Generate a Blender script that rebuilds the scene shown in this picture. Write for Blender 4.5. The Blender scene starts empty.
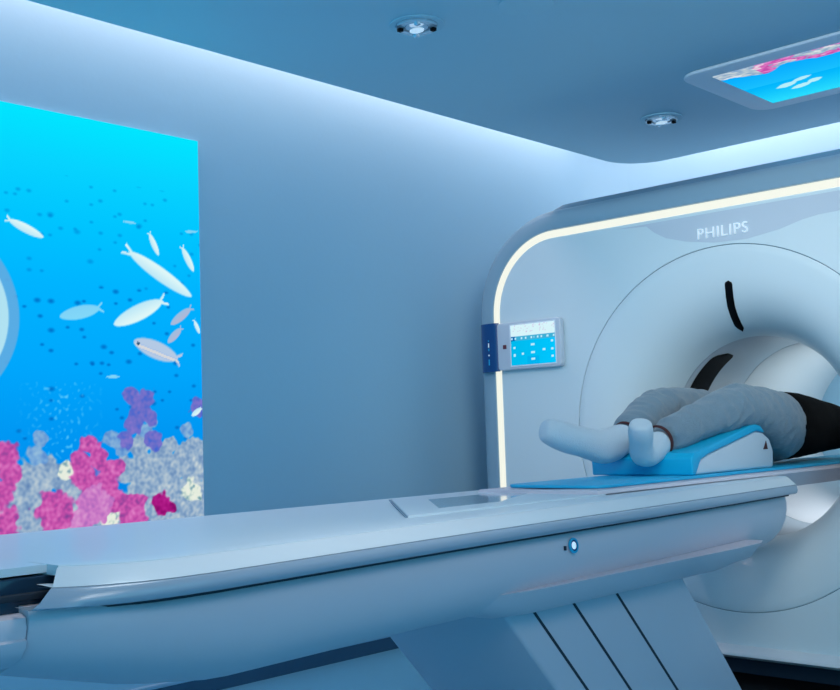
import bpy, bmesh, math, random
from mathutils import Vector, Matrix, noise
from math import pi, sin, cos, radians as rad
SC = bpy.context.scene
COL = SC.collection
random.seed(7)

# ------------------------------------------------------------------ helpers
def lin(c):
    return tuple(((v/255)/12.92 if v/255 <= .04045 else (((v/255)+.055)/1.055)**2.4) for v in c)

def mat(name, rgb, rough=.5, metal=0., coat=0., bump=0., bscale=60., var=0., vscale=3., spec=.5, emit=None, estr=0., sheen=0., alpha=1.):
    m = bpy.data.materials.new(name); m.use_nodes = True
    nt = m.node_tree; b = nt.nodes['Principled BSDF']
    col = (*lin(rgb), 1)
    b.inputs['Roughness'].default_value = rough
    b.inputs['Metallic'].default_value = metal
    b.inputs['Coat Weight'].default_value = coat
    b.inputs['Coat Roughness'].default_value = .08
    b.inputs['Specular IOR Level'].default_value = spec
    b.inputs['Sheen Weight'].default_value = sheen
    tc = nt.nodes.new('ShaderNodeTexCoord')
    n = nt.nodes.new('ShaderNodeTexNoise'); n.inputs['Scale'].default_value = vscale; n.inputs['Detail'].default_value = 4
    nt.links.new(tc.outputs['Object'], n.inputs['Vector'])
    mx = nt.nodes.new('ShaderNodeMix'); mx.data_type = 'RGBA'
    mx.inputs[6].default_value = col
    mx.inputs[7].default_value = (*[max(0, c*(1-max(var, .02))) for c in col[:3]], 1)
    nt.links.new(n.outputs['Fac'], mx.inputs[0])
    nt.links.new(mx.outputs[2], b.inputs['Base Color'])
    if bump > 0:
        n2 = nt.nodes.new('ShaderNodeTexNoise'); n2.inputs['Scale'].default_value = bscale; n2.inputs['Detail'].default_value = 3
        nt.links.new(tc.outputs['Object'], n2.inputs['Vector'])
        bp = nt.nodes.new('ShaderNodeBump'); bp.inputs['Strength'].default_value = bump; bp.inputs['Distance'].default_value = .01
        nt.links.new(n2.outputs['Fac'], bp.inputs['Height']); nt.links.new(bp.outputs['Normal'], b.inputs['Normal'])
    if emit:
        b.inputs['Emission Color'].default_value = (*lin(emit), 1)
        b.inputs['Emission Strength'].default_value = estr
    return m

def display_mat(name, strength=1.0):
    m = bpy.data.materials.new(name); m.use_nodes = True
    nt = m.node_tree; nt.nodes.clear()
    a = nt.nodes.new('ShaderNodeVertexColor'); a.layer_name = 'pic'
    e = nt.nodes.new('ShaderNodeEmission'); e.inputs[1].default_value = strength
    o = nt.nodes.new('ShaderNodeOutputMaterial')
    nt.links.new(a.outputs[0], e.inputs[0]); nt.links.new(e.outputs[0], o.inputs[0])
    return m

def link(name, me, m, parent=None, smooth=None):
    if m is not None and not me.materials: me.materials.append(m)
    o = bpy.data.objects.new(name, me); COL.objects.link(o)
    if parent is not None:
        o.parent = parent
        o.matrix_parent_inverse = Matrix.Translation(-Vector(world_loc(parent)))
    if smooth is not None:
        for p in me.polygons: p.use_smooth = True
        if smooth < 180:
            me.set_sharp_from_angle(angle=rad(smooth))
    return o

def world_loc(o):
    v = Vector(o.location)
    # parents are only ever translated
    if o.parent is not None:
        v = v + o.matrix_parent_inverse.translation + Vector(world_loc(o.parent))
    return v

def mk(name, verts, faces, m, parent=None, smooth=35, bevel=0, seg=3, merge=True):
    bm = bmesh.new()
    vs = [bm.verts.new(v) for v in verts]
    for f in faces:
        try: bm.faces.new([vs[i] for i in f])
        except ValueError: pass
    if merge: bmesh.ops.remove_doubles(bm, verts=bm.verts, dist=1e-6)
    bmesh.ops.recalc_face_normals(bm, faces=bm.faces)
    if bevel:
        es = [e for e in bm.edges if len(e.link_faces) == 2 and e.calc_face_angle(0) > .5]
        bmesh.ops.bevel(bm, geom=es, offset=bevel, segments=seg, affect='EDGES', profile=.5, clamp_overlap=True)
    me = bpy.data.meshes.new(name); bm.to_mesh(me); bm.free()
    return link(name, me, m, parent, smooth)

BOXF = [(0,1,3,2),(4,6,7,5),(0,4,5,1),(2,3,7,6),(0,2,6,4),(1,5,7,3)]
def box(name, x0, x1, y0, y1, z0, z1, m, parent=None, bevel=0, seg=3):
    v = [(x, y, z) for x in (x0, x1) for y in (y0, y1) for z in (z0, z1)]
    return mk(name, v, BOXF, m, parent, 35, bevel, seg)

def loft(name, rings, m, parent=None, closed=True, caps=(False, False), smooth=35, bevel=0):
    n = len(rings[0]); verts = [p for r in rings for p in r]; faces = []
    for i in range(len(rings)-1):
        for j in range(n if closed else n-1):
            k = (j+1) % n
            faces.append((i*n+j, i*n+k, (i+1)*n+k, (i+1)*n+j))
    if caps[0]: faces.append(tuple(range(n)))
    if caps[1]: faces.append(tuple((len(rings)-1)*n+j for j in range(n)))
    return mk(name, verts, faces, m, parent, smooth, bevel)

def prism(name, prof, axis, a0, a1, m, parent=None, bevel=0, seg=3, smooth=35):
    """prof: 2D outline; axis 'y': prof=(x,z); axis 'x': prof=(y,z); axis 'z': prof=(x,y)"""
    def P(p, a):
        return (p[0], a, p[1]) if axis == 'y' else ((a, p[0], p[1]) if axis == 'x' else (p[0], p[1], a))
    n = len(prof)
    v = [P(p, a0) for p in prof]+[P(p, a1) for p in prof]
    f = [(i, (i+1) % n, n+(i+1) % n, n+i) for i in range(n)]+[tuple(range(n)), tuple(range(n, 2*n))]
    return mk(name, v, f, m, parent, smooth, bevel, seg)

def empty(name, loc, label, cat, group=None):
    o = bpy.data.objects.new(name, None); COL.objects.link(o); o.location = loc
    o.empty_display_size = .1
    tag(o, label, cat, group); return o

def tag(o, label, cat, group=None):
    o['label'] = label; o['category'] = cat
    if group: o['group'] = group
    return o

def struct(o): o['kind'] = 'structure'; return o

def rrpt(th, hw, z0, z1, r, cy, cz):
    """point of a rounded rectangle (half width hw about cy, heights z0..z1) seen from (cy,cz) at angle th"""
    zc = (z0+z1)/2; hh = (z1-z0)/2; dy, dz = sin(th), cos(th)
    def sd(t):
        y = abs(dy*t); z = abs(cz+dz*t-zc)
        qx, qy = y-hw+r, z-hh+r
        return math.hypot(max(qx, 0), max(qy, 0))+min(max(qx, qy), 0)-r
    a, b = 0., 4.
    for _ in range(40):
        c = (a+b)/2
        if sd(c) > 0: b = c
        else: a = c
    return cy+dy*a, cz+dz*a

def interp(x, xs, ys):
    if x <= xs[0]: return ys[0]
    for i in range(1, len(xs)):
        if x <= xs[i]:
            t = (x-xs[i-1])/(xs[i]-xs[i-1]); return ys[i-1]+(ys[i]-ys[i-1])*t
    return ys[-1]

def skin(pts, edges, radii, sub=3, root=0):
    """grow a tapered continuous surface along a skeleton, returned as a mesh"""
    me = bpy.data.meshes.new('tmp'); me.from_pydata([Vector(p) for p in pts], edges, []); me.update()
    o = bpy.data.objects.new('tmp', me); COL.objects.link(o)
    md = o.modifiers.new('s', 'SKIN'); md.use_smooth_shade = True; md.branch_smoothing = .6
    for i, r in enumerate(radii):
        sv = me.skin_vertices[0].data[i]; sv.radius = r if isinstance(r, tuple) else (r, r); sv.use_root = (i == root)
    ss = o.modifiers.new('u', 'SUBSURF'); ss.levels = sub; ss.render_levels = sub
    dg = bpy.context.evaluated_depsgraph_get(); dg.update()
    res = bpy.data.meshes.new_from_object(o.evaluated_get(dg))
    bpy.data.objects.remove(o); return res

def chain(n): return [(i, i+1) for i in range(n-1)]

def join_meshes(name, meshes):
    bm = bmesh.new()
    for me in meshes: bm.from_mesh(me)
    out = bpy.data.meshes.new(name); bm.to_mesh(out); bm.free(); out.materials.clear(); return out

# ------------------------------------------------------------------ materials
M_wall = mat('painted_wall', (172,215,237), .6, bump=.04, bscale=40)
M_ceil = mat('ceiling_paint', (178,222,238), .5)
M_floor = mat('blue_vinyl_floor', (104,176,206), .4, var=.06, vscale=5)
M_base = mat('dark_skirting', (60,100,130), .4)
M_basel = mat('light_skirting_cap', (170,205,230), .35)
M_white = mat('gloss_white_plastic', (226,234,240), .4, coat=.2)
M_fascia = mat('scanner_white', (220,236,242), .38, coat=.25)
M_patch = mat('scanner_darker_patch', (204,216,228), .3, coat=.4)  # slightly darker tone for the scalloped patch behind the lettering
M_silver = mat('silver_trim', (148,178,196), .4, metal=.15)
M_cover = mat('grey_top_cover', (128,158,180), .45, metal=.1)
M_bore = mat('bore_grey', (190,202,212), .35, coat=.3)
M_liner = mat('bore_liner_white', (236,240,244), .75, spec=.2)
M_dark = mat('black_gloss', (5,6,10), .6, spec=.12)
M_gap = mat('dark_gap', (30,45,60), .7)
M_recess = mat('docking_recess_glass', (36,60,82), .2, coat=.3)
M_plinth = mat('dark_plinth', (28,50,70), .5)
M_led = mat('light_strip', (60,60,58), .6, emit=(250,252,238), estr=.93)
M_table = mat('table_body', (222,214,224), .45, coat=.1)
M_ttop = mat('table_top_white', (222,234,242), .42, coat=.12)
M_plate = mat('glossy_plate', (205,220,232), .12, coat=.6)
M_seam = mat('seam_shadow', (128,152,170), .7)
M_trim = mat('table_trim', (170,184,200), .25, coat=.2, metal=.1)
M_ped = mat('pedestal_grey', (196,200,214), .42)
M_pad = mat('cyan_pad', (30,180,226), .45)
M_padc = mat('cyan_cushion_cover', (0,176,222), .4, coat=.1)
M_cwhite = mat('cushion_white', (205,215,225), .5)
M_pants = mat('grey_jersey', (120,144,160), .9, bump=.5, bscale=180, var=.18, vscale=60, sheen=.3)
M_sock = mat('white_sock', (198,216,228), .9, bump=.5, bscale=260, sheen=.3)
M_band = mat('dark_sock_band', (70,34,36), .9)
M_shirt = mat('black_cotton', (5,5,9), .95, spec=.1, bump=.4, bscale=200)
M_skin = mat('skin', (196,150,128), .5, var=.08)
M_hair = mat('dark_hair', (40,28,22), .6, bump=.8, bscale=120)
M_panel = mat('panel_grey', (206,216,228), .3, coat=.3)
M_navy = mat('navy_band', (0,66,128), .3, coat=.3)
M_red = mat('red_button', (110,50,60), .4)
M_text = mat('white_lettering', (240,246,250), .3, emit=(200,225,240), estr=.25)
M_chrome = mat('chrome', (225,232,240), .08, metal=1.)
M_glass = mat('cut_glass', (220,235,245), .05, metal=.5, coat=1)
M_lens = mat('lamp_lens', (240,245,250), .2, emit=(200,226,242), estr=.6)
M_frame = mat('ceiling_frame', (238,246,255), .35)
M_disp = display_mat('display_picture', 1.0)

# ------------------------------------------------------------------ room
HC = 2.7          # underside of the dropped ceiling
WY = 4.1          # wall with the display
BX = 6.45         # wall behind the scanner
RC = .55
ZT = 3.3
def arc(cx, cy, r, a0, a1, n):
    return [(cx+r*cos(a0+(a1-a0)*i/n), cy+r*sin(a0+(a1-a0)*i/n)) for i in range(n+1)]
T = .12
inn = [(-5, WY)]+arc(BX-RC, WY-RC, RC, pi/2, pi/4, 10)
out = [(-5, WY+T)]+arc(BX-RC, WY-RC, RC+T, pi/2, pi/4, 10)
struct(prism('wall_left', inn+out[::-1], 'z', 0, ZT, M_wall, smooth=30))
inn = arc(BX-RC, WY-RC, RC, pi/4, 0, 10)+[(BX, -5)]
out = arc(BX-RC, WY-RC, RC+T, pi/4, 0, 10)+[(BX+T, -5)]
struct(prism('wall_back', inn+out[::-1], 'z', 0, ZT, M_wall, smooth=30))
struct(box('floor', -5, BX+T, -5, WY+T, -.1, 0, M_floor))
# dropped ceiling with a rounded corner, standing clear of the walls, and the slab above the cove
ey, ex, rc = 3.65, 5.86, .27
pl_ = [(-5, -5), (ex, -5)]+arc(ex-rc, ey-rc, rc, 0, pi/2, 16)+[(-5, ey)]
struct(prism('ceiling', pl_, 'z', HC, HC+.06, M_ceil, bevel=.004, seg=2))
struct(box('ceiling_slab', -5, BX+T, -5, WY+T, ZT, ZT+.1, M_ceil))
# skirting
b1 = box('baseboard_left', -5, 5.8, WY-.016, WY, 0, .066, M_base); struct(b1)
b2 = box('trim_1', -5, 5.8, WY-.022, WY, .066, .084, M_basel, bevel=.003); struct(b2)
b3 = box('baseboard_back', BX-.016, BX, -5, 3.55, 0, .066, M_base); struct(b3)

# ------------------------------------------------------------------ the reef pictures
FISH=[
  (2.021,1.990,2.176,1.931,0.043,'W'),
  (2.433,1.664,2.243,1.615,0.064,'B'),
  (2.550,1.920,2.883,1.740,0.075,'W'),
  (2.665,2.006,2.714,1.909,0.033,'W'),
  (2.834,1.961,2.896,1.854,0.039,'W'),
  (2.742,1.717,2.489,1.595,0.081,'W'),
  (2.882,1.691,2.771,1.609,0.044,'P'),
  (2.815,1.456,2.584,1.531,0.092,'G'),
  (2.828,1.598,2.754,1.529,0.039,'P'),
  (2.542,2.040,2.601,2.038,0.014,'B'),
  (2.922,2.038,2.852,2.031,0.015,'B'),
  (2.449,1.376,2.515,1.377,0.014,'B'),
  (2.892,1.637,2.923,1.576,0.024,'W'),
  (2.927,1.244,2.873,1.209,0.029,'W'),
]
BLOB=[(2.010,1.069,0.056,'K'),(2.030,1.010,0.056,'K'),(1.998,0.928,0.060,'K'),(2.013,0.805,0.060,'K'),(2.363,1.096,0.041,'K'),(2.336,1.036,0.050,'K'),(2.413,1.042,0.051,'K'),(2.472,0.998,0.051,'K'),(2.357,0.955,0.064,'K'),(2.439,0.917,0.074,'K'),(2.494,0.865,0.056,'K'),(2.388,0.852,0.082,'L'),(2.333,0.795,0.064,'L'),(2.225,0.835,0.089,'K'),(2.574,0.809,0.080,'K'),(2.712,0.838,0.048,'M'),(2.752,0.822,0.029,'M'),(2.571,1.297,0.042,'V'),(2.644,1.288,0.043,'V'),(2.614,1.237,0.057,'V'),(2.668,1.203,0.038,'V'),(2.676,1.108,0.043,'V'),(2.540,1.112,0.037,'V'),(2.579,1.174,0.042,'V'),(2.906,1.248,0.044,'V'),(2.079,0.969,0.078,'A'),(2.183,0.984,0.071,'A'),(2.256,0.968,0.063,'A'),(2.119,0.890,0.097,'A'),(2.290,0.910,0.063,'A'),(2.141,1.064,0.044,'D'),(2.163,1.122,0.035,'D'),(2.038,0.895,0.069,'A'),(2.543,0.986,0.065,'A'),(2.640,1.003,0.076,'A'),(2.715,1.021,0.076,'A'),(2.817,0.995,0.077,'A'),(2.896,1.036,0.078,'A'),(2.614,0.899,0.085,'A'),(2.738,0.913,0.096,'A'),(2.867,0.906,0.088,'A'),(2.520,1.092,0.047,'D'),(2.474,1.114,0.037,'D'),(2.617,1.089,0.057,'A'),(2.756,1.084,0.038,'A'),(2.098,0.814,0.079,'A'),(2.813,0.800,0.106,'A'),(2.661,0.769,0.085,'A'),(2.918,0.784,0.078,'A'),(2.921,0.969,0.078,'A'),(2.461,0.806,0.055,'E'),(2.867,0.884,0.049,'E'),(2.269,0.999,0.036,'E'),(2.668,1.194,0.038,'D'),(2.642,1.152,0.033,'D'),(2.845,1.148,0.034,'D')]

CC = {'K': ((196,78,168),(226,130,200),(128,66,150)), 'L': ((200,118,196),(222,160,212),(160,100,185)), 'M': ((165,20,125),(190,40,150),(110,10,90)),
      'V': ((105,110,200),(140,120,205),(60,100,210)), 'A': ((138,168,200),(200,212,216),(96,132,180)), 'D': ((110,160,215),(150,190,220),(80,130,200)), 'E': ((225,235,220),(240,240,230),(60,120,150))}
FC = {'W': (222,247,248), 'B': (130,215,248), 'P': (175,185,215), 'G': (185,205,228)}
def mix(a, b, t): return tuple(a[i]+(b[i]-a[i])*t for i in range(3))
def reef(u, z):
    t = interp(z, (.75, 1.05, 1.4, 1.75, 2.0, 2.25, 2.46), (0, 1, 2, 3, 4, 5, 6))
    g = [(0,128,226),(0,146,240),(0,166,252),(0,180,255),(0,196,255),(6,212,255),(0,230,255)]
    i = min(5, int(t)); c = mix(g[i], g[i+1], t-i)
    # far small fish as soft dark specks
    for (q, s) in ((0, 17.), (5, 22.), (9, 27.)):
        nn = noise.cell(Vector((u*s, z*s, q)))
        if nn > .86 and z < 2.2:
            fu, fz = u*s-math.floor(u*s)-.5, z*s-math.floor(z*s)-.5
            d = 1-min(1, math.hypot(fu*1.6, fz*2.4)*1.8)
            c = mix(c, (0,100,190), min(1, 1.3*d)*(.75 if z < 1.75 else .35))
    n1 = noise.noise(Vector((u*18, z*18, 2)))*.6+noise.noise(Vector((u*42, z*42, 4)))*.4
    n2 = noise.noise(Vector((u*62, z*62, 9)))*.55+noise.noise(Vector((u*24, z*24, 5)))*.45
    # pale haze of bubbles over the coral
    if z < 1.35 and 2.05 < u < 2.45:
        h = max(0, noise.noise(Vector((u*60, z*60, 9)))*1.6-.3)*(1-abs(u-2.25)/.2)
        c = mix(c, (120,215,255), max(0, min(.7, h)))
    v = .5+n2*.95+n1*.3
    def tint(k):
        a, b, dk = CC[k]
        return mix(a, b, max(0, min(1, v*1.4-.55))) if v > .42 else mix(dk, a, max(0, min(1, .3+v*1.6)))
    lim = .90+.06*noise.noise(Vector((u*7, 0, 1)))
    if z < lim: c = mix(c, tint('A'), min(1, (lim-z)/.02))
    for (bu, bz, br, k) in BLOB[25:]+BLOB[:25]:
        dd = math.hypot(u-bu, z-bz)
        if dd < br*2:
            d = dd/br+n1*.75
            if d < 1.06: c = mix(c, tint(k), min(1, (1.06-d)/.16))
    for (tu, tz, hu, hz, w, k) in FISH:
        L = math.hypot(hu-tu, hz-tz); du, dz = (hu-tu)/L, (hz-tz)/L
        s = ((u-tu)*du+(z-tz)*dz)/L; q = (-(u-tu)*dz+(z-tz)*du)/w
        if -.03 < s < 1.02 and abs(q) < .75:
            wide = .5*math.sqrt(max(0, sin(pi*min(1, max(0, (s-.06)/.94))**.85)))*(.8+.2*s) if s > .06 else 0
            tail = (.34*(.17-s)/.17) if s < .17 and abs(q) > (.07-s)*2.2 else 0
            e = max(wide, tail, .06 if .04 < s < .25 else 0)
            if abs(q) < e:
                fc = FC[k]
                if k == 'G': fc = mix(fc, (235,225,215) if abs(q-.12) < .07 else (150,185,235), .6 if abs(q-.12) < .12 else .15)
                else: fc = mix(fc, (120,200,245), .45*max(0, min(1, .3-q*1.2)))
                if abs(s-.9) < .03 and abs(q-.04) < .08 and k == 'G': fc = (40,90,130)
                c = mix(c, fc, min(1, (e-abs(q))/.12+.35))
    return c
def picture(name, fn, nu, nv, P, m, parent):
    """a flat lit panel whose vertices carry the picture; P(i/nu, j/nv) gives the place"""
    verts = []; cols = []
    for j in range(nv+1):
        for i in range(nu+1):
            p, uv = P(i/nu, j/nv); verts.append(p); cols.append((*lin([max(0, min(255, x)) for x in fn(*uv)]), 1))
    w = nu+1
    faces = [(j*w+i, j*w+i+1, (j+1)*w+i+1, (j+1)*w+i) for j in range(nv) for i in range(nu)]
    me = bpy.data.meshes.new(name); me.from_pydata(verts, [], faces); me.update()
    a = me.color_attributes.new('pic', 'FLOAT_COLOR', 'POINT')
    a.data.foreach_set('color', [x for c in cols for x in c])
    return link(name, me, m, parent)

def wallpic(u, z):
    d = math.hypot(u-1.70, z-1.60)
    def st(r): return max(0, min(1, (d-r)/.006+.5))
    if d < .32: return (176,226,242)
    c = mix(mix((96,172,226), reef(u, z), .08), reef(u, z), st(.372))
    return mix((176,226,242), c, st(.328))
U0, U1, Z0, Z1 = 1.1, 2.93, .62, 2.455
wd = empty('wall_display', ((U0+U1)/2, WY, Z0), 'large luminous wall display of a coral reef with white fish on the left wall', 'display')
box('display_backing', U0+.006, U1-.006, WY-.0125, WY-.001, Z0+.006, Z1-.006, M_frame, wd)
picture('display_picture', wallpic, 420, 400, lambda s, t: ((U0+(U1-U0)*s, WY-.0135, Z0+(Z1-Z0)*t), (U0+(U1-U0)*s, Z0+(Z1-Z0)*t)), M_disp, wd)

# ceiling display
def ceilpic(a, b):
    """a: 0 at the coral side .. 1 at the bright side; b: along the panel"""
    g = mix((0,165,255), (50,220,255), a)
    if a > .5: g = mix((0,180,252), (44,222,255), (a-.5)*2)
    n1 = noise.noise(Vector((a*9, b*9, 1))); n2 = noise.noise(Vector((a*34, b*34, 3)))
    edge = .15+.10*n1+.04*sin(b*9)
    if a < edge:
        k = CC['A'] if b < .16 else (CC['K'] if n1+.4*n2 > -.12 else CC['A'])
        g = mix(k[0], k[1], max(0, min(1, .5+n2*1.4)))
        if noise.noise(Vector((a*20, b*20, 8))) > .35: g = mix(g, (240,245,240), .7)
    for (fa, fb, l, w) in ((.62,.16,.10,.035),(.72,.2,.10,.03),(.55,.24,.09,.025),(.66,.27,.07,.03),(.58,.47,.07,.02),(.74,.66,.08,.02),(.45,.8,.08,.02)):
        da, db = a-fa, (b-fb)*1.9
        q = abs(da+.3*db); 
        if abs(db) < l and q < w*(1-(abs(db)/l)**2)*1.3: g = mix(g, (215,248,250), .85)
    return g
PX0, PX1, PY0, PY1 = 4.555, 5.17, 1.25, 2.38
cd = empty('ceiling_display', ((PX0+PX1)/2, (PY0+PY1)/2, HC), 'rounded ceiling display with a coral reef picture above the scanner', 'display')
def rrect(x0, x1, y0, y1, r, n=8):
    return arc(x1-r, y1-r, r, 0, pi/2, n)+arc(x0+r, y1-r, r, pi/2, pi, n)+arc(x0+r, y0+r, r, pi, 1.5*pi, n)+arc(x1-r, y0+r, r, 1.5*pi, 2*pi, n)
prism('frame', rrect(PX0-.1, PX1+.11, PY0-.12, PY1+.13, .1), 'z', HC-.018, HC-.001, M_frame, cd, bevel=.012, seg=2)
picture('display_picture', ceilpic, 130, 220, lambda s, t: ((PX0+(PX1-PX0)*s, PY1-(PY1-PY0)*t, HC-.0195), (s, t)), M_disp, cd)

# downlights
def downlight(x, y, r, label):
    t = empty('downlight', (x, y, HC), label, 'ceiling light', 'recessed ceiling downlights')
    def ring(ra, rb, z0, z1, nm, m, n=40, smooth=40, facet=False):
        rr = []
        for k, (r_, z) in enumerate(((ra, z0), (rb, z0), (rb, z1), (ra, z1), (ra, z0))):
            rr.append([(x+r_*(1+(.05 if facet and j % 2 else 0))*cos(2*pi*j/n), y+r_*(1+(.05 if facet and j % 2 else 0))*sin(2*pi*j/n), z) for j in range(n)])
        return loft(nm, rr, m, t, True, (False, False), smooth)
    ring(r*.78, r, HC-.006, HC-.0005, 'trim_ring', M_ceil)
    ring(r*.50, r*.74, HC-.016, HC-.0005, 'glass_surround', M_glass, 16, 1, True)
    ring(.0001, r*.42, HC-.012, HC-.0005, 'reflector', M_chrome, 24)
    # four small cut-glass fins and the bright lower lens
    for k in range(4):
        a = pi/4+k*pi/2
        c = Vector((x+cos(a)*r*.6, y+sin(a)*r*.6, HC-.02))
        v = [c+Vector((cos(a+s)*r*.13, sin(a+s)*r*.13, zz)) for zz in (-.008, .006) for s in (0, pi/2, pi, 1.5*pi)]
        mk('glass_block', v, [(0,1,2,3),(4,5,6,7),(0,1,5,4),(1,2,6,5),(2,3,7,6),(3,0,4,7)], M_dark if k % 2 else M_glass, t, 10, .002, 1)
    mk('lens', [(x+r*.22*cos(2*pi*j/20), y+r*.30*sin(2*pi*j/20), HC-.0225-.004*k) for k in (0, 1) for j in range(20)],
       [tuple(range(20)), tuple(range(20, 40))]+[(j, (j+1) % 20, 20+(j+1) % 20, 20+j) for j in range(20)], M_lens, t, 40)
    return t
downlight(3.105, 2.87, .108, 'recessed ceiling downlight with glass surround nearest the camera')
downlight(5.03, 2.93, .108, 'recessed ceiling downlight with glass surround between the scanner top and the ceiling display')
cv = prism('ceiling_cover', arc(3.26, 2.45, .105, 0, 2*pi*39/40, 39), 'z', HC-.006, HC-.0005, M_ceil, None, bevel=.002, seg=1)
tag(cv, 'flush round cover disc on the ceiling, cut by the top edge of the photo', 'ceiling cover')

# ------------------------------------------------------------------ scanner
G = 4.45; CY, CZ = 2.33, 1.085
sc = empty('mri_scanner', (5.2, CY, 0), 'large white ring-shaped medical scanner with a glowing light strip around its front', 'scanner')
NT = 360
TH = [2*pi*i/NT for i in range(NT)]
HW, ZB, ZTOP, RR = 1.265, .14, 2.05, .36   # inner edge of the light strip
def outl(o, x): return [(x, *rrpt(th, HW+o, ZB-o*.3, ZTOP+o, RR+o, CY, CZ)) for th in TH]
def circ(r, x, cz=CZ): return [(x, CY+r*sin(th), cz+r*cos(th)) for th in TH]
loft('front_panel', [circ(.8005, G+.02), circ(.8005, G+.001), circ(.8012, G)]+[[tuple(Vector(a).lerp(Vector(b), t)) for a, b in zip(circ(.8012, G), outl(0, G))] for t in (.25, .5, .75, 1)]+[outl(0, G+.02)], M_fascia, sc, smooth=30)
def cz_(x): return 1.085-.045*min(1, max(0, (x-G)/.3))
prof = [(4.47,.797),(4.452,.797),(4.45,.794),(4.4515,.76),(4.455,.72),(4.463,.67),(4.478,.62),(4.50,.58),(4.53,.543),(4.57,.512),(4.62,.482),(4.68,.463),(4.75,.453)]
loft('bore_funnel', [circ(r, x, cz_(x)) for x, r in prof], M_fascia, sc, smooth=60)
loft('seam_backing', [circ(.79, G+.006), circ(.81, G+.006)], M_seam, sc)
loft('bore_ring', [circ(.453, 4.752, 1.04), circ(.456, 4.757, 1.04), circ(.453, 4.762, 1.04), circ(.452, 5.33, 1.04)], M_bore, sc, smooth=60)
loft('bore_liner', [circ(.452, 5.333, 1.04), circ(.449, 5.336, 1.04), circ(.449, 6.38, 1.04), circ(.50, 6.42, 1.04)], M_liner, sc, smooth=60)
# light strip around the front
ths = [i for i in range(NT) if rrpt(TH[i], HW, ZB, ZTOP, RR, CY, CZ)[1] > .22]
ths = sorted(ths, key=lambda i: ((TH[i]+pi) % (2*pi)))
def seg(o, x): return [(x, *rrpt(TH[i], HW+o, ZB-o*.3, ZTOP+o, RR+o, CY, CZ)) for i in ths]
loft('light_strip', [seg(.001, G+.01), seg(.002, G-.004), seg(.036, G-.004), seg(.037, G+.01)], M_led, sc, closed=False, smooth=40)
# outer shell
loft('outer_shell', [outl(.038, G+.015), outl(.040, G-.006), outl(.048, G-.009), outl(.105, G-.006), outl(.128, G+.004), outl(.142, G+.03), outl(.148, G+.08), outl(.148, 6.2), outl(.06, 6.27), [(6.27, *p[1:]) for p in circ(.5, 0, 1.06)]], M_silver, sc, smooth=50)
# raised top cover behind the front edge
rings = []
NY = 48
yy = [CY-1.19+2.38*i/NY for i in range(NY+1)]
def topz(y):
    d = abs(y-CY); hw, r = HW+.118, RR+.118; zt = ZTOP+.118
    q = d-(hw-r)
    return zt if q <= 0 else zt-r+math.sqrt(max(0, r*r-q*q))
xs_ = [(4.50, -.03), (4.505, .0), (4.53, .035), (4.60, .075), (4.75, .10), (5.2, .115), (6.05, .11), (6.18, .08), (6.19, -.02)]
for y in yy:
    d = abs(y-CY); e = max(0, min(1, (1.19-d)/.24)); e = e*e*(3-2*e)
    rings.append([(x+(1-e)*.02, y, topz(y)-.012+(h+.012)*e if h > 0 else topz(y)-.03) for x, h in xs_])
loft('top_cover', rings, M_cover, sc, closed=False, smooth=40)
# base
loft('base_ledge', [[(x, CY+s*(HW+.05-.02*k), z) for k, (x, z) in enumerate([(G+.03,.15),(G-.02,.145),(G-.055,.128),(G-.06,.112),(G-.045,.10),(G+.06,.098)])] for s in (-1, 1)], M_white, sc, closed=False, smooth=60)
box('base_plate', G-.30, 6.0, CY-HW-.05, CY+HW+.02, 0, .018, M_dark, sc, .004)
box('plinth', G+.05, 6.0, CY-HW, CY+HW, 0, .12, M_plinth, sc)
# slightly darker scalloped patch on the front, and lettering
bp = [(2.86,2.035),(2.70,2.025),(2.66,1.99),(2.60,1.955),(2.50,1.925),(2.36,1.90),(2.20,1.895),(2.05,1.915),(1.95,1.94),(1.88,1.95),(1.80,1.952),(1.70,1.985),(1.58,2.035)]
mk('darker_patch', [(G-.0012, y, z) for y, z in bp]+[(G-.0002, y, z) for y, z in bp], [tuple(range(len(bp)))]+[(i, i+1, len(bp)+i+1, len(bp)+i) for i in range(len(bp)-1)], M_patch, sc)
def text(body, size, name, m, parent, mtx, ext=.002, spacing=1.):
    cu = bpy.data.curves.new(name, 'FONT'); cu.body = body; cu.size = size; cu.extrude = ext; cu.align_x = 'CENTER'; cu.align_y = 'CENTER'; cu.space_character = spacing
    cu.offset = 0
    o = bpy.data.objects.new('tmp', cu); COL.objects.link(o)
    dg = bpy.context.evaluated_depsgraph_get(); dg.update()
    me = bpy.data.meshes.new_from_object(o.evaluated_get(dg)); bpy.data.objects.remove(o)
    me.transform(mtx); me.materials.clear()
    return link(name, me, m, parent)
def face_minus_x(x, y, z): # text readable looking along +X
    return Matrix(((0,0,-1,x),(-1,0,0,y),(0,1,0,z),(0,0,0,1)))
text('PHILIPS', .070, 'lettering', M_text, sc, face_minus_x(G-.0065, 2.315, 1.944), .003, 1.12)
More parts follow.
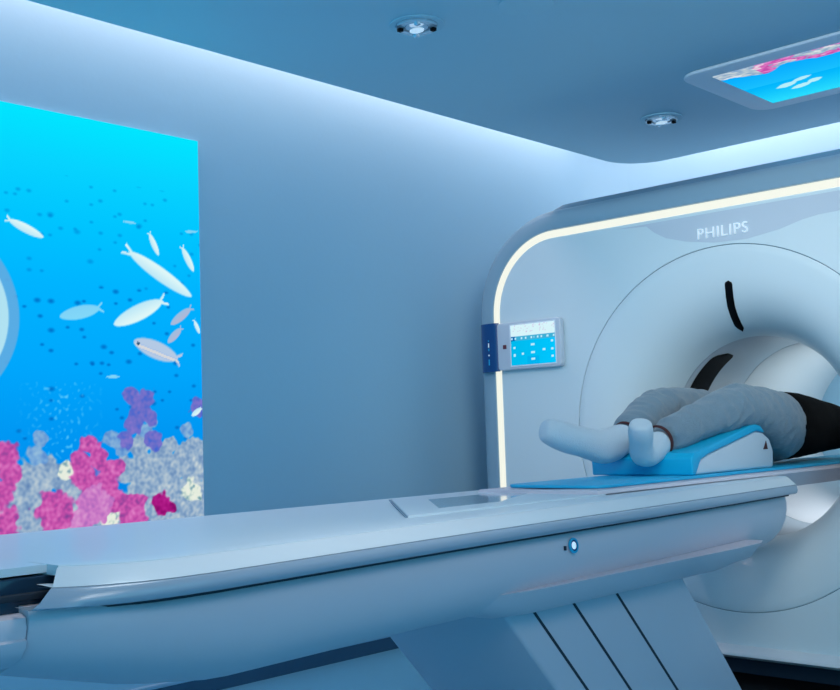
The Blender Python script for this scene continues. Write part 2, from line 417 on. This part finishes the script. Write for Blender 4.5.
# dark slots
def slot(path, w, nm='slot'):
    """path of surface points with outward-facing normals towards the bore; a raised dark lens with rounded ends"""
    rings = []
    n = len(path)
    for i, (p, nn) in enumerate(path):
        p = Vector(p); nn = Vector(nn).normalized()
        a = Vector(path[max(0, i-1)][0]); b = Vector(path[min(n-1, i+1)][0]); t = (b-a).normalized(); s = nn.cross(t).normalized()
        u = i/(n-1); e = min(1, math.sqrt(max(0, 1-(max(0, abs(u-.5)-.40)/.1)**2))+.02)
        h = w*e/2
        rings.append([tuple(p+s*h*q+nn*(.004*(1-q*q)+.0015)) for q in (-1, -.5, 0, .5, 1)])
    return loft(nm, rings, M_dark, sc, closed=False, smooth=60)
fp = [p for p in prof if p[0] >= 4.45][2:] 
path = []
for i in range(25):
    r = .645-(.645-.4655)*i/24
    x = interp(-r, [-q[1] for q in prof[2:]], [q[0] for q in prof[2:]])
    az = rad(-1.6+5*(i/24)**1.5)
    x2 = interp(-(r-.005), [-q[1] for q in prof[2:]], [q[0] for q in prof[2:]])
    n = Vector((-(.005), 0, 0))+Vector((0, sin(az), cos(az)))*(-(x2-x))
    path.append(((x, CY+r*sin(az), cz_(x)+r*cos(az)), n))
slot(path, .036)
path = []
for i in range(31):
    az = rad(29+66*i/30)
    path.append(((4.885+.01*sin(i/30*pi), CY+.452*sin(az), 1.04+.452*cos(az)), (0, -sin(az), -cos(az))))
slot(path, .19)
# control panel on the front
pn = prism('control_panel', rrect(3.19, 3.592, 1.405, 1.648, .022, 5), 'x', G-.036, G-.002, M_panel, sc, bevel=.006, seg=3)
box('screen_bezel', G-.0375, G-.0355, 3.216, 3.506, 1.420, 1.636, M_frame, pn)
SY0, SY1, SZ0, SZ1 = 3.222, 3.498, 1.426, 1.630
def panelpic(a, b):
    if b > .72:
        c = (214,244,250)
        if noise.noise(Vector((a*26, b*30, 2))) > .38 and b > .78: c = (205,190,225)
        return c
    if b > .60:
        c = (60,175,215) if a > .1 else (0,110,180)
        if abs(b-.66) < .022 and noise.noise(Vector((a*22, 3, 5))) > .1: c = (190,235,250)
        return c
    c = mix((0,186,236), (0,198,255), a)
    for (pa, pb) in ((.08,.44),(.08,.25),(.27,.27),(.5,.48),(.5,.29),(.5,.13),(.75,.34),(.93,.53),(.93,.34),(.93,.16)):
        if abs(a-pa) < (.045 if pa == .5 else .025) and abs(b-pb) < .026: c = (190,238,252)
    if .36 < a < .64 and b < .2: c = mix(c, (0,170,235), .6) if c[0] < 100 else c
    return c
picture('touch_screen', panelpic, 84, 62, lambda s, t: ((G-.0385, SY1-(SY1-SY0)*s, SZ0+(SZ1-SZ0)*t), (s, t)), M_disp, pn)
box('red_button', G-.039, G-.035, 3.530, 3.552, 1.514, 1.535, M_red, pn, .002)
# navy band wraps the rounded edge beside the panel
zs = (1.402, 1.652)
bandp = [(G-.042, 3.592), (G-.046, 3.60), (G-.046, 3.66), (G-.036, 3.69), (G-.016, 3.712), (G+.02, 3.727), (G+.12, 3.73)]
bandi = [(x+.012 if y < 3.7 else x, y-.012) for x, y in bandp][::-1]
prism('side_band', bandp+bandi, 'z', zs[0], zs[1], M_navy, pn, smooth=50)
for k, (dz, h) in enumerate(((1.563, .006), (1.54, .022), (1.517, .012), (1.488, .008), (1.452, .03))):
    box('band_lettering', G-.0475, G-.0455, 3.636, 3.642, dz-h/2, dz+h/2, M_text if k % 2 else M_pad, pn)

# ------------------------------------------------------------------ patient table
tb = empty('patient_table', (2.9, CY, 0), 'long white patient table on a slanted pedestal in front of the scanner', 'table')
def ynear(x):
    s = interp(x, (1.0, 1.3, 2.0, 3.0, 4.25), (1.80, 1.80, 1.855, 1.905, 1.985))
    if x < 1.22: s += (1-math.sqrt(max(0, 1-((1.22-x)/.24)**2)))*.22
    return s
def yfar(x):
    s = 2.69
    if x < 1.22: s -= (1-math.sqrt(max(0, 1-((1.22-x)/.24)**2)))*.22
    return s
def endr(x, n_, f_):  # round the scanner end a little
    return n_, f_
XS = [1.03, 1.05, 1.07, 1.1, 1.14, 1.18, 1.22, 1.3, 1.5, 1.8, 2.1, 2.5, 3.0, 3.5, 4.0, 4.15, 4.215, 4.23]
# near edge cut back on a slant at the free end: lower edges reach further out
top = []
for x in XS:
    n_, f_ = ynear(x), yfar(x)
    top.append([(x, n_, .88), (x, n_+.004, .881), (x, n_+.07, .8815), (x, 2.15, .8785), (x, 2.3, .878), (x, 2.5, .8785), (x, f_-.07, .8815), (x, f_-.004, .881), (x, f_, .88), (x, f_, .862), (x, n_, .862)])
loft('table_top', top, M_ttop, tb, caps=(True, True), smooth=30)
def side_ring(x, xo, pts):  # pts: (offset outwards, z, slant)
    n_, f_ = ynear(x), yfar(x)
    return [(x+xo*sl, n_-o, z) for o, z, sl in pts]+[(x+xo*sl, f_+o, z) for o, z, sl in reversed(pts)]
bevel_p = [(-.001,.8795,0),(.006,.876,.1),(.034,.852,.4),(.038,.848,.45)]
band_p = [(.0365,.8476,.46),(.0405,.8435,.55),(.044,.825,.8),(.040,.815,.95),(.034,.812,1)]
def trim(nm, pts, m):
    rings = []
    for i, x in enumerate(XS):
        xo = -.075*max(0, 1-(x-1.03)/.2) if x < 1.2 else 0
        rings.append(side_ring(x, xo, [(-.02, pts[0][1]-.004, pts[0][2])]+pts+[(-.02, pts[-1][1]+.002, pts[-1][2])]))
    n = len(rings[0])//2
    verts = [p for r in rings for p in r]; faces = []
    w = n*2
    for i in range(len(rings)-1):
        for h in (0, n):
            for j in range(n-1):
                a = i*w+h+j; faces.append((a, a+1, a+w+1, a+w))
    e = (len(rings)-1)*w
    faces.append(tuple(e+j for j in range(w)))
    return mk(nm, verts, faces, m, tb, 50)
trim('top_bevel', bevel_p, M_white)
trim('side_trim', band_p, M_trim)
loft('shadow_gap', [[(x, ynear(x)-.012, .8125), (x, ynear(x)-.012, .8035), (x, yfar(x)+.012, .8035), (x, yfar(x)+.012, .8125)] for x in XS[:-1]], M_gap, tb, caps=(True, True))
# body
def body_ring(x, k=1., dx=0, zb=.0):
    n_, f_ = ynear(x+.055 if x < 1.165 else max(x, 1.22)), yfar(x+.055 if x < 1.165 else max(x, 1.22)); c = (n_+f_)/2; h = (f_-n_)/2
    pr = [(-.95,.812),(-.972,.80),(-.985,.775),(-.98,.745),(-.955,.705),(-.90,.665),(-.81,.63),(-.68,.60),(-.5,.582),(-.25,.575),(0,.573)]
    pr = [(a, .812-(.812-z)*k+zb) for a, z in pr]
    full = pr+[(-a, z) for a, z in reversed(pr[:-1])]
    return [(x+dx, c+a*h, z) for a, z in full]
bx = [.975, .98, 1.0, 1.04, 1.09, 1.15, 1.22, 1.3, 1.38, 1.45, 1.6, 2.0, 2.6, 3.2, 3.8, 4.1, 4.22, 4.23]
loft('table_body', [body_ring(x, interp(x, (.98,1.1,1.25,1.45), (.60,.72,.88,1)) if i < len(bx)-1 else .985) for i, x in enumerate(bx)], M_table, tb, caps=(True, True), smooth=40)
# docking nose beyond the joint
nose = []
for i in range(14):
    t = i/13; x = .973-.5*t; s = math.sqrt(max(.0, 1-(t*.97)**2.4))
    n_, f_ = ynear(1.03), yfar(1.03); c = (n_+f_)/2; h = (f_-n_)/2*.985*(.35+.65*s)
    zb = .672+.10*(1-s)**1.1
    pr = [(-.93,.80),(-.975,.79),(-.985,.76),(-.97,.728),(-.985,.722),(-.975,.70),(-.92,.665),(-.80,.63),(-.6,.60),(-.3,.588),(0,.585)]
    pr = [(a, .80-(.80-z)*(.80-zb)/(.80-.585)) for a, z in pr]
    full = pr+[(-a, z) for a, z in reversed(pr[:-1])]
    nose.append([(x, c+a*h, z) for a, z in full])
loft('docking_nose', nose, M_table, tb, caps=(True, True), smooth=40)
box('docking_recess', .45, 1.08, 1.93, 2.6, .79, .862, M_recess, tb, .004)
box('recess_rail', .5, 1.04, 1.915, 1.93, .822, .834, M_gap, tb, .002)
loft('top_extension', [[(x, a, .8805), (x, a, .866), (x, b, .866), (x, b, .8805)] for x, a, b in ((.3, 2.0, 2.55), (.6, 1.93, 2.64), (1.035, 1.93, 2.66))], M_ttop, tb, caps=(True, True), smooth=30)
# patient board running into the bore
bdy = lambda x: (2.04, 2.64)
def slab(nm, x0, x1, y0, y1, z0, z1, m, r=.03, bevel=.004, parent=tb):
    return prism(nm, rrect(x0, x1, y0, y1, r, 5), 'z', z0, z1, m, parent, bevel=bevel, seg=2)
board = loft('patient_board', [[(x, 2.03, .886), (x, 2.035, .896), (x, 2.07, .899), (x, 2.3, .896), (x, 2.49, .899), (x, 2.53, .896), (x, 2.535, .886), (x, 2.49, zb), (x, 2.07, zb)] for x, zb in ((2.98, .87), (3.0, .87), (4.2, .862), (4.21, .826), (6.2, .826))], M_table, tb, caps=(True, True), smooth=40)
# raised tray with a recessed grip near the middle of the top
tr = prism('head_tray', [(2.10,2.03),(2.63,2.62),(3.02,2.62),(3.02,2.03)], 'z', .872, .8855, M_ttop, tb, bevel=.002)
prism('tray_recess', [(2.34,2.14),(2.62,2.44),(2.98,2.44),(2.98,2.32),(2.62,2.14)], 'z', .885, .8864, M_plate, tr)
prism('tray_seam', [(2.090,2.03),(2.099,2.03),(2.629,2.62),(2.62,2.62)], 'z', .8785, .8825, M_seam, tb)
# fairing under the body and slanted pedestal
fair = []
for x, k in ((2.28, 0), (2.34, .55), (2.42, .85), (2.55, 1), (3.2, 1), (3.62, 1), (3.82, .75), (3.9, .1)):
    zb = .615-.047*k; w = .30+.05*k
    c = 2.33
    fair.append([(x, c-w-.09, .66), (x, c-w-.045, .60+.02*(1-k)), (x, c-w+.005, zb+.008), (x, c-w+.04, zb), (x, c+w-.04, zb), (x, c+w-.005, zb+.008), (x, c+w+.045, .60+.02*(1-k)), (x, c+w+.09, .66)])
loft('fairing', fair, M_table, tb, caps=(True, True), smooth=60)
def pedx(z, k): return k+(.575-z)*.93
ped = []
for z in (.585, .0):
    ped.append([(pedx(z, 2.50), 2.05, z), (pedx(z, 3.50)-(.57-z)*.08, 2.05, z), (pedx(z, 3.50)-(.57-z)*.08, 2.66, z), (pedx(z, 2.50), 2.66, z)])
pd = loft('pedestal', ped, M_ped, tb, caps=(True, True), smooth=30, bevel=.014)
for k in (2.63, 2.83, 3.07):
    a = .0065
    v = [(pedx(z, k)+s*a, y, z) for z in (.580, .004) for s in (-1, 1) for y in (2.0485, 2.056)]
    mk('groove', v, BOXF, M_gap, pd)
slab('pedestal_foot', 2.95, 4.1, 2.02, 2.64, 0, .035, M_ped, .08, .006)
# round lit button on the near side of the body, and the small sensor under it
def disc(nm, c, n, r0, r1, m, parent, dep=.004, sy=1.):
    c = Vector(c); n = Vector(n).normalized(); a = n.cross(Vector((0,0,1))).normalized(); b = n.cross(a)
    N = 28; rg = []
    for (r, d) in ((r0, 0), (r0, dep), (r1, dep*.8), (r1, 0)):
        rg.append([tuple(c+a*r*cos(2*pi*j/N)*sy+b*r*sin(2*pi*j/N)+n*d) for j in range(N)])
    return loft(nm, rg, m, parent, caps=(r0 < .001 and False, False), smooth=40)
bn = (0, -1, .12); bx_, bz_ = 2.63, .764
by_ = ynear(bx_)+.004
bt = disc('release_button', (bx_, by_-.002, bz_), bn, .0165, .022, M_pad, tb, .006)
disc('button_lens', (bx_, by_-.002, bz_), bn, .0001, .011, M_lens, bt, .005)
disc('button_face', (bx_, by_-.002, bz_), bn, .011, .0165, M_navy, bt, .004)
box('button_mark', bx_-.042, bx_-.036, by_-.006, by_, bz_-.010, bz_+.002, M_gap, bt)
box('sensor', 2.40, 2.418, 1.99, 2.0, .595, .610, M_dark, tb, .002)

# ------------------------------------------------------------------ pads and cushion
md = slab('mattress_pad', 3.04, 5.85, 2.065, 2.47, .8995, .9105, M_pad, .06, .003, None)
tag(md, 'thin cyan mattress pad lying on the patient board under the cushion', 'mattress')
cu = empty('leg_cushion', (3.7, 2.33, .911), 'blue and white wedge cushion under the legs of the patient', 'cushion')
Y0, Y1 = 2.085, 2.53
P_side = [(3.70,.9115),(3.742,.966),(3.80,.985),(4.13,1.050),(4.20,1.064),(4.27,1.056),(4.325,1.03),(4.355,.98),(4.345,.9115)]
prism('cushion_core', P_side, 'y', Y0+.006, Y1-.006, M_cwhite, cu, bevel=.010)
P_cov = [(3.675,.9115),(3.672,.975),(3.695,.994),(3.78,1.008),(3.96,1.045),(4.16,1.088),(4.20,1.091),(4.24,1.085),(4.275,1.056),(4.20,1.064),(4.13,1.050),(3.80,.985),(3.742,.966),(3.70,.9115)]
prism('cushion_cover', P_cov, 'y', Y0, Y1, M_padc, cu, bevel=.006)
mk('cushion_mark', [(4.262,Y0+.004,.988),(4.30,Y0+.004,.988),(4.288,Y0+.004,1.022),(4.262,Y0+.007,.988),(4.30,Y0+.007,.988),(4.288,Y0+.007,1.022)], [(0,1,2),(3,4,5),(0,1,4,3),(1,2,5,4),(2,0,3,5)], M_band, cu)

# ------------------------------------------------------------------ patient
def limb(pts, rs, sub=3): return skin(pts, chain(len(pts)), rs, sub)
# skeleton: pelvis, legs, spine, head, arms
Nn = dict(hip=(4.72,2.17,1.05), th=(4.44,2.155,1.13), kn=(4.15,2.15,1.168), sh=(3.93,2.20,1.108), an=(3.71,2.25,1.035))
Ff = dict(hip=(4.72,2.40,1.05), th=(4.36,2.42,1.14), kn=(4.04,2.44,1.16), sh=(3.88,2.42,1.115), an=(3.70,2.40,1.055))
pts = [(4.80,2.29,1.065),
       Nn['hip'], Nn['th'], Nn['kn'], Nn['sh'], Nn['an'],
       Ff['hip'], Ff['th'], Ff['kn'], Ff['sh'], Ff['an'],
       (4.95,2.30,1.065), (5.15,2.30,1.07), (5.36,2.30,1.065), (5.50,2.30,1.06), (5.58,2.30,1.07), (5.70,2.30,1.085),
       (5.42,2.15,1.04), (5.60,2.06,1.03), (5.82,2.17,1.03), (5.42,2.45,1.04), (5.60,2.54,1.03), (5.82,2.43,1.03)]
ed = [(0,1),(1,2),(2,3),(3,4),(4,5),(0,6),(6,7),(7,8),(8,9),(9,10),(0,11),(11,12),(12,13),(13,14),(14,15),(15,16),(13,17),(17,18),(18,19),(13,20),(20,21),(21,22)]
rs = [(.07,.08), .06,.06,.055,.05,.035, .06,.06,.055,.05,.035, (.10,.12),(.11,.14),(.09,.12),.05,.06,.085, .055,.042,.03,.055,.042,.03]
meshes = [skin(pts, ed, rs, 2)]
def hand(w, d, up, s=1):
    w = Vector(w); d = Vector(d).normalized(); up = Vector(up).normalized(); sd = d.cross(up).normalized()*s
    out_ = [limb([w, w+d*.04, w+d*.085], [(.022,.03),(.016,.04),(.014,.038)], 2)]
    for k, L in enumerate((.070,.080,.074,.058)):
        b = w+d*.075+sd*(.027-.018*k)
        out_.append(limb([b, b+d*L*.45, b+d*L*.8-up*.008, b+d*L-up*.02], [.0095,.009,.0082,.007], 2))
    b = w+d*.02+sd*.022
    out_.append(limb([b, b+sd*.022+d*.028, b+sd*.03+d*.055-up*.006], [.012,.010,.0085], 2))
    return out_
meshes += hand((5.822,2.175,1.032), (1,.5,.05), (0,0,1), -1)
meshes += hand((5.822,2.425,1.032), (1,-.5,.05), (0,0,1), 1)
# face: nose, lips, ears and eyes on the head, which rests on the pad looking up
H = Vector((5.72,2.30,1.085))
def ell(c, r, sub=3):
    bm = bmesh.new(); bmesh.ops.create_icosphere(bm, subdivisions=sub, radius=1)
    for v in bm.verts: v.co = Vector(c)+Vector((v.co.x*r[0], v.co.y*r[1], v.co.z*r[2]))
    me = bpy.data.meshes.new('tmp'); bm.to_mesh(me); bm.free(); return me
meshes += [ell(H, (.115,.08,.10)), ell(H+Vector((-.02,0,.105)), (.026,.014,.022), 2), ell(H+Vector((-.058,0,.09)), (.009,.026,.010), 2),
           ell(H+Vector((0,.08,.0)), (.032,.012,.02), 2), ell(H+Vector((0,-.08,.0)), (.032,.012,.02), 2),
           ell(H+Vector((.012,.03,.088)), (.009,.016,.009), 2), ell(H+Vector((.012,-.03,.088)), (.009,.016,.009), 2)]
bm_me = join_meshes('person', meshes)
pe = link('person', bm_me, M_skin, None, 180)
tag(pe, 'person lying on the table in grey sweatpants, black shirt and white socks', 'person')
hm = ell(H+Vector((.022,0,-.008)), (.115,.088,.102), 4)
bm = bmesh.new(); bm.from_mesh(hm)
bmesh.ops.delete(bm, geom=[v for v in bm.verts if v.co.x < H.x+.02 and v.co.z > H.z-.02], context='VERTS')
bm.to_mesh(hm); bm.free(); link('hair', hm, M_hair, pe, 180)

def wrinkle(me, amp, f, centres=(), seed=0):
    me.update()
    ns = [v.normal.copy() for v in me.vertices]
    for v, n in zip(me.vertices, ns):
        p = v.co
        w = noise.noise(Vector((p.x*f*1.6+p.z*f*.9, p.y*f*.7, p.z*f*.5+seed)))
        r = 1-abs(noise.noise(Vector((p.x*f*1.1-p.z*f*.6, p.y*f*.5+seed, p.z*f))))*2.2
        k = 1.
        for c, rr, a in centres:
            k += a*math.exp(-((p-Vector(c)).length/rr)**2)
        v.co = p+n*(w*.6+r*.4)*amp*k
# trousers
tp = [(4.76,2.29,1.06), Nn['hip'], Nn['th'], (4.26,2.158,1.160), Nn['kn'], (4.06,2.17,1.145), Nn['sh'], (3.80,2.23,1.066), (3.735,2.245,1.044),
      Ff['hip'], Ff['th'], (4.18,2.432,1.160), Ff['kn'], (3.96,2.43,1.142), Ff['sh'], (3.79,2.41,1.085), (3.73,2.402,1.062), (4.86,2.29,1.065)]
te = [(0,1),(1,2),(2,3),(3,4),(4,5),(5,6),(6,7),(7,8),(0,9),(9,10),(10,11),(11,12),(12,13),(13,14),(14,15),(15,16),(0,17)]
trs = [(.15,.14), .145,.122,.100,.094,.086,.078,.072,.070, .14,.12,.104,.098,.092,.086,.076,.068, (.15,.15)]
tm = skin(tp, te, trs, 4)
wrinkle(tm, .010, 19, ((Nn['kn'], .12, 1.0), (Ff['kn'], .12, 1.0), (Nn['hip'], .18, .8), ((3.78,2.24,1.05), .08, .8)))
tm.materials.clear(); tr_ = link('sweatpants', tm, M_pants, pe, 180)
# small dark side tag of the trousers, resting on the cloth at the hip
from mathutils.bvhtree import BVHTree
hitp = BVHTree.FromPolygons([v.co.copy() for v in tm.vertices], [tuple(p.vertices) for p in tm.polygons]).find_nearest(Vector((4.66, 1.96, 1.085)))[0]
tx, ty, tz = hitp
mk('trouser_tag', [(tx+dx, ty-.004, tz+dz) for dx, dz in ((-.03,.012),(.03,.004),(.03,-.012),(-.03,-.004))]+[(tx+dx, ty+.02, tz+dz) for dx, dz in ((-.03,.012),(.03,.004),(.03,-.012),(-.03,-.004))],
   [(0,1,2,3),(4,5,6,7),(0,1,5,4),(1,2,6,5),(2,3,7,6),(3,0,4,7)], M_shirt, tr_)
# shirt
sp = [(4.60,2.35,1.135),(4.74,2.30,1.085),(4.88,2.30,1.08),(5.15,2.30,1.08),(5.38,2.30,1.075),(5.49,2.30,1.065),(5.36,2.15,1.05),(5.56,2.075,1.035),(5.36,2.45,1.05),(5.56,2.525,1.035)]
se = [(0,1),(1,2),(2,3),(3,4),(4,5),(4,6),(6,7),(4,8),(8,9)]
sm = skin(sp, se, [.105,(.135,.15),(.15,.18),(.15,.18),(.13,.16),.065,.08,.065,.08,.065], 3)
wrinkle(sm, .006, 11); sm.materials.clear(); link('shirt', sm, M_shirt, pe, 180)
# socks
def sock(pts, rs, nm='sock'):
    me = limb(pts, rs, 3); me.materials.clear()
    wrinkle(me, .0022, 22)
    return link(nm, me, M_sock, pe, 180)
def ring_at(p, d, r, w, m, nm, par):
    p = Vector(p); d = Vector(d).normalized(); a = d.cross(Vector((0,0,1))).normalized(); b = d.cross(a); N = 32
    rg = [[tuple(p+d*t+a*rr*cos(2*pi*j/N)+b*rr*sin(2*pi*j/N)) for j in range(N)] for t, rr in ((-w, r*.9), (-w*.6, r*1.0), (w*.6, r*1.02), (w, r*.92))]
    return loft(nm, rg, m, par, smooth=60)
s1 = sock([(3.745,2.40,1.062),(3.69,2.405,1.050),(3.62,2.41,1.024),(3.56,2.42,1.026),(3.49,2.437,1.046),(3.42,2.452,1.060),(3.36,2.468,1.080),(3.318,2.482,1.096),(3.305,2.488,1.100)], [.056,.066,.074,.070,.060,.062,.058,.050,.036])
ring_at((3.722,2.402,1.058), (1,0,.10), .061, .006, M_band, 'sock_band', s1)
s2 = sock([(3.745,2.245,1.045),(3.69,2.245,1.022),(3.61,2.235,.990),(3.555,2.225,.996),(3.525,2.205,1.034),(3.487,2.18,1.075),(3.465,2.168,1.103),(3.460,2.164,1.114)], [.052,.056,.056,.050,.046,.050,.046,.034])
ring_at((3.722,2.249,1.040), (1,-.05,.25), .061, .006, M_band, 'sock_band', s2)

# ------------------------------------------------------------------ light
w = bpy.data.worlds.new('World'); SC.world = w; w.use_nodes = True
bg = w.node_tree.nodes['Background']; bg.inputs[0].default_value = (.085, .40, .585, 1); bg.inputs[1].default_value = 1.8
def area(name, loc, size, energy, col, direction, shape='RECTANGLE', sizey=None, spread=None):
    l = bpy.data.lights.new(name, 'AREA'); l.energy = energy; l.color = col; l.shape = shape; l.size = size
    if sizey: l.size_y = sizey
    if spread: l.spread = rad(spread)
    o = bpy.data.objects.new(name, l); COL.objects.link(o); o.location = loc
    o.rotation_euler = Vector(direction).to_track_quat('-Z', 'Y').to_euler(); return o
WC = (1., .78, .76)
area('cove_light', (1.6, 3.95, 3.14), 8.6, 40, WC, (0, .1, -1), sizey=.16)
area('cove_light', (6.2, .6, 3.14), 6.2, 38, WC, (.2, 0, -1), sizey=.3)
area('room_light', (.6, -.6, 2.6), 1.4, 11, (1., .98, .90), (3.2-.6, 2.0+.6, 1.2-2.6), sizey=1.4, spread=90)
area('room_light', (2.3, 1.0, 2.66), .9, 11, (1., .98, .92), (4.6-2.3, 2.3-1.0, 1.75-2.66), sizey=.9, spread=70)
area('table_fill', (1.6, 1.4, 2.66), 1.0, 8, (1., .99, .93), (.15, .15, -1), sizey=1.0, spread=100)  # unseen overhead fill, added to brighten the table top
area('bore_light', (5.8, 1.98, 1.24), .9, 3.6, (.74, .93, 1.), (0, 1, .15), sizey=.25)
area('bore_light', (5.6, 2.33, .80), .9, 1.1, (.85, .95, 1.), (0, 0, -1), sizey=.3)

# ------------------------------------------------------------------ camera
CAM_R=(0.685210,-0.727606,-0.032813)
CAM_U=(-0.035419,-0.078285,0.996302)
CAM_F=(0.727484,0.681513,0.079412)
LENS=47.370

cam = bpy.data.cameras.new('Camera'); co = bpy.data.objects.new('Camera', cam); COL.objects.link(co)
cam.sensor_width = 36; cam.lens = LENS; cam.clip_start = .02
Rm = Matrix((CAM_R, CAM_U, tuple(-v for v in CAM_F))).transposed().to_4x4()
co.matrix_world = Matrix.Translation((0, 0, 1.1)) @ Rm
SC.camera = co
SC.view_settings.view_transform = 'Standard'; SC.view_settings.look = 'None'
SC.view_settings.gamma = 1; SC.view_settings.exposure = 0; SC.view_settings.use_curve_mapping = False
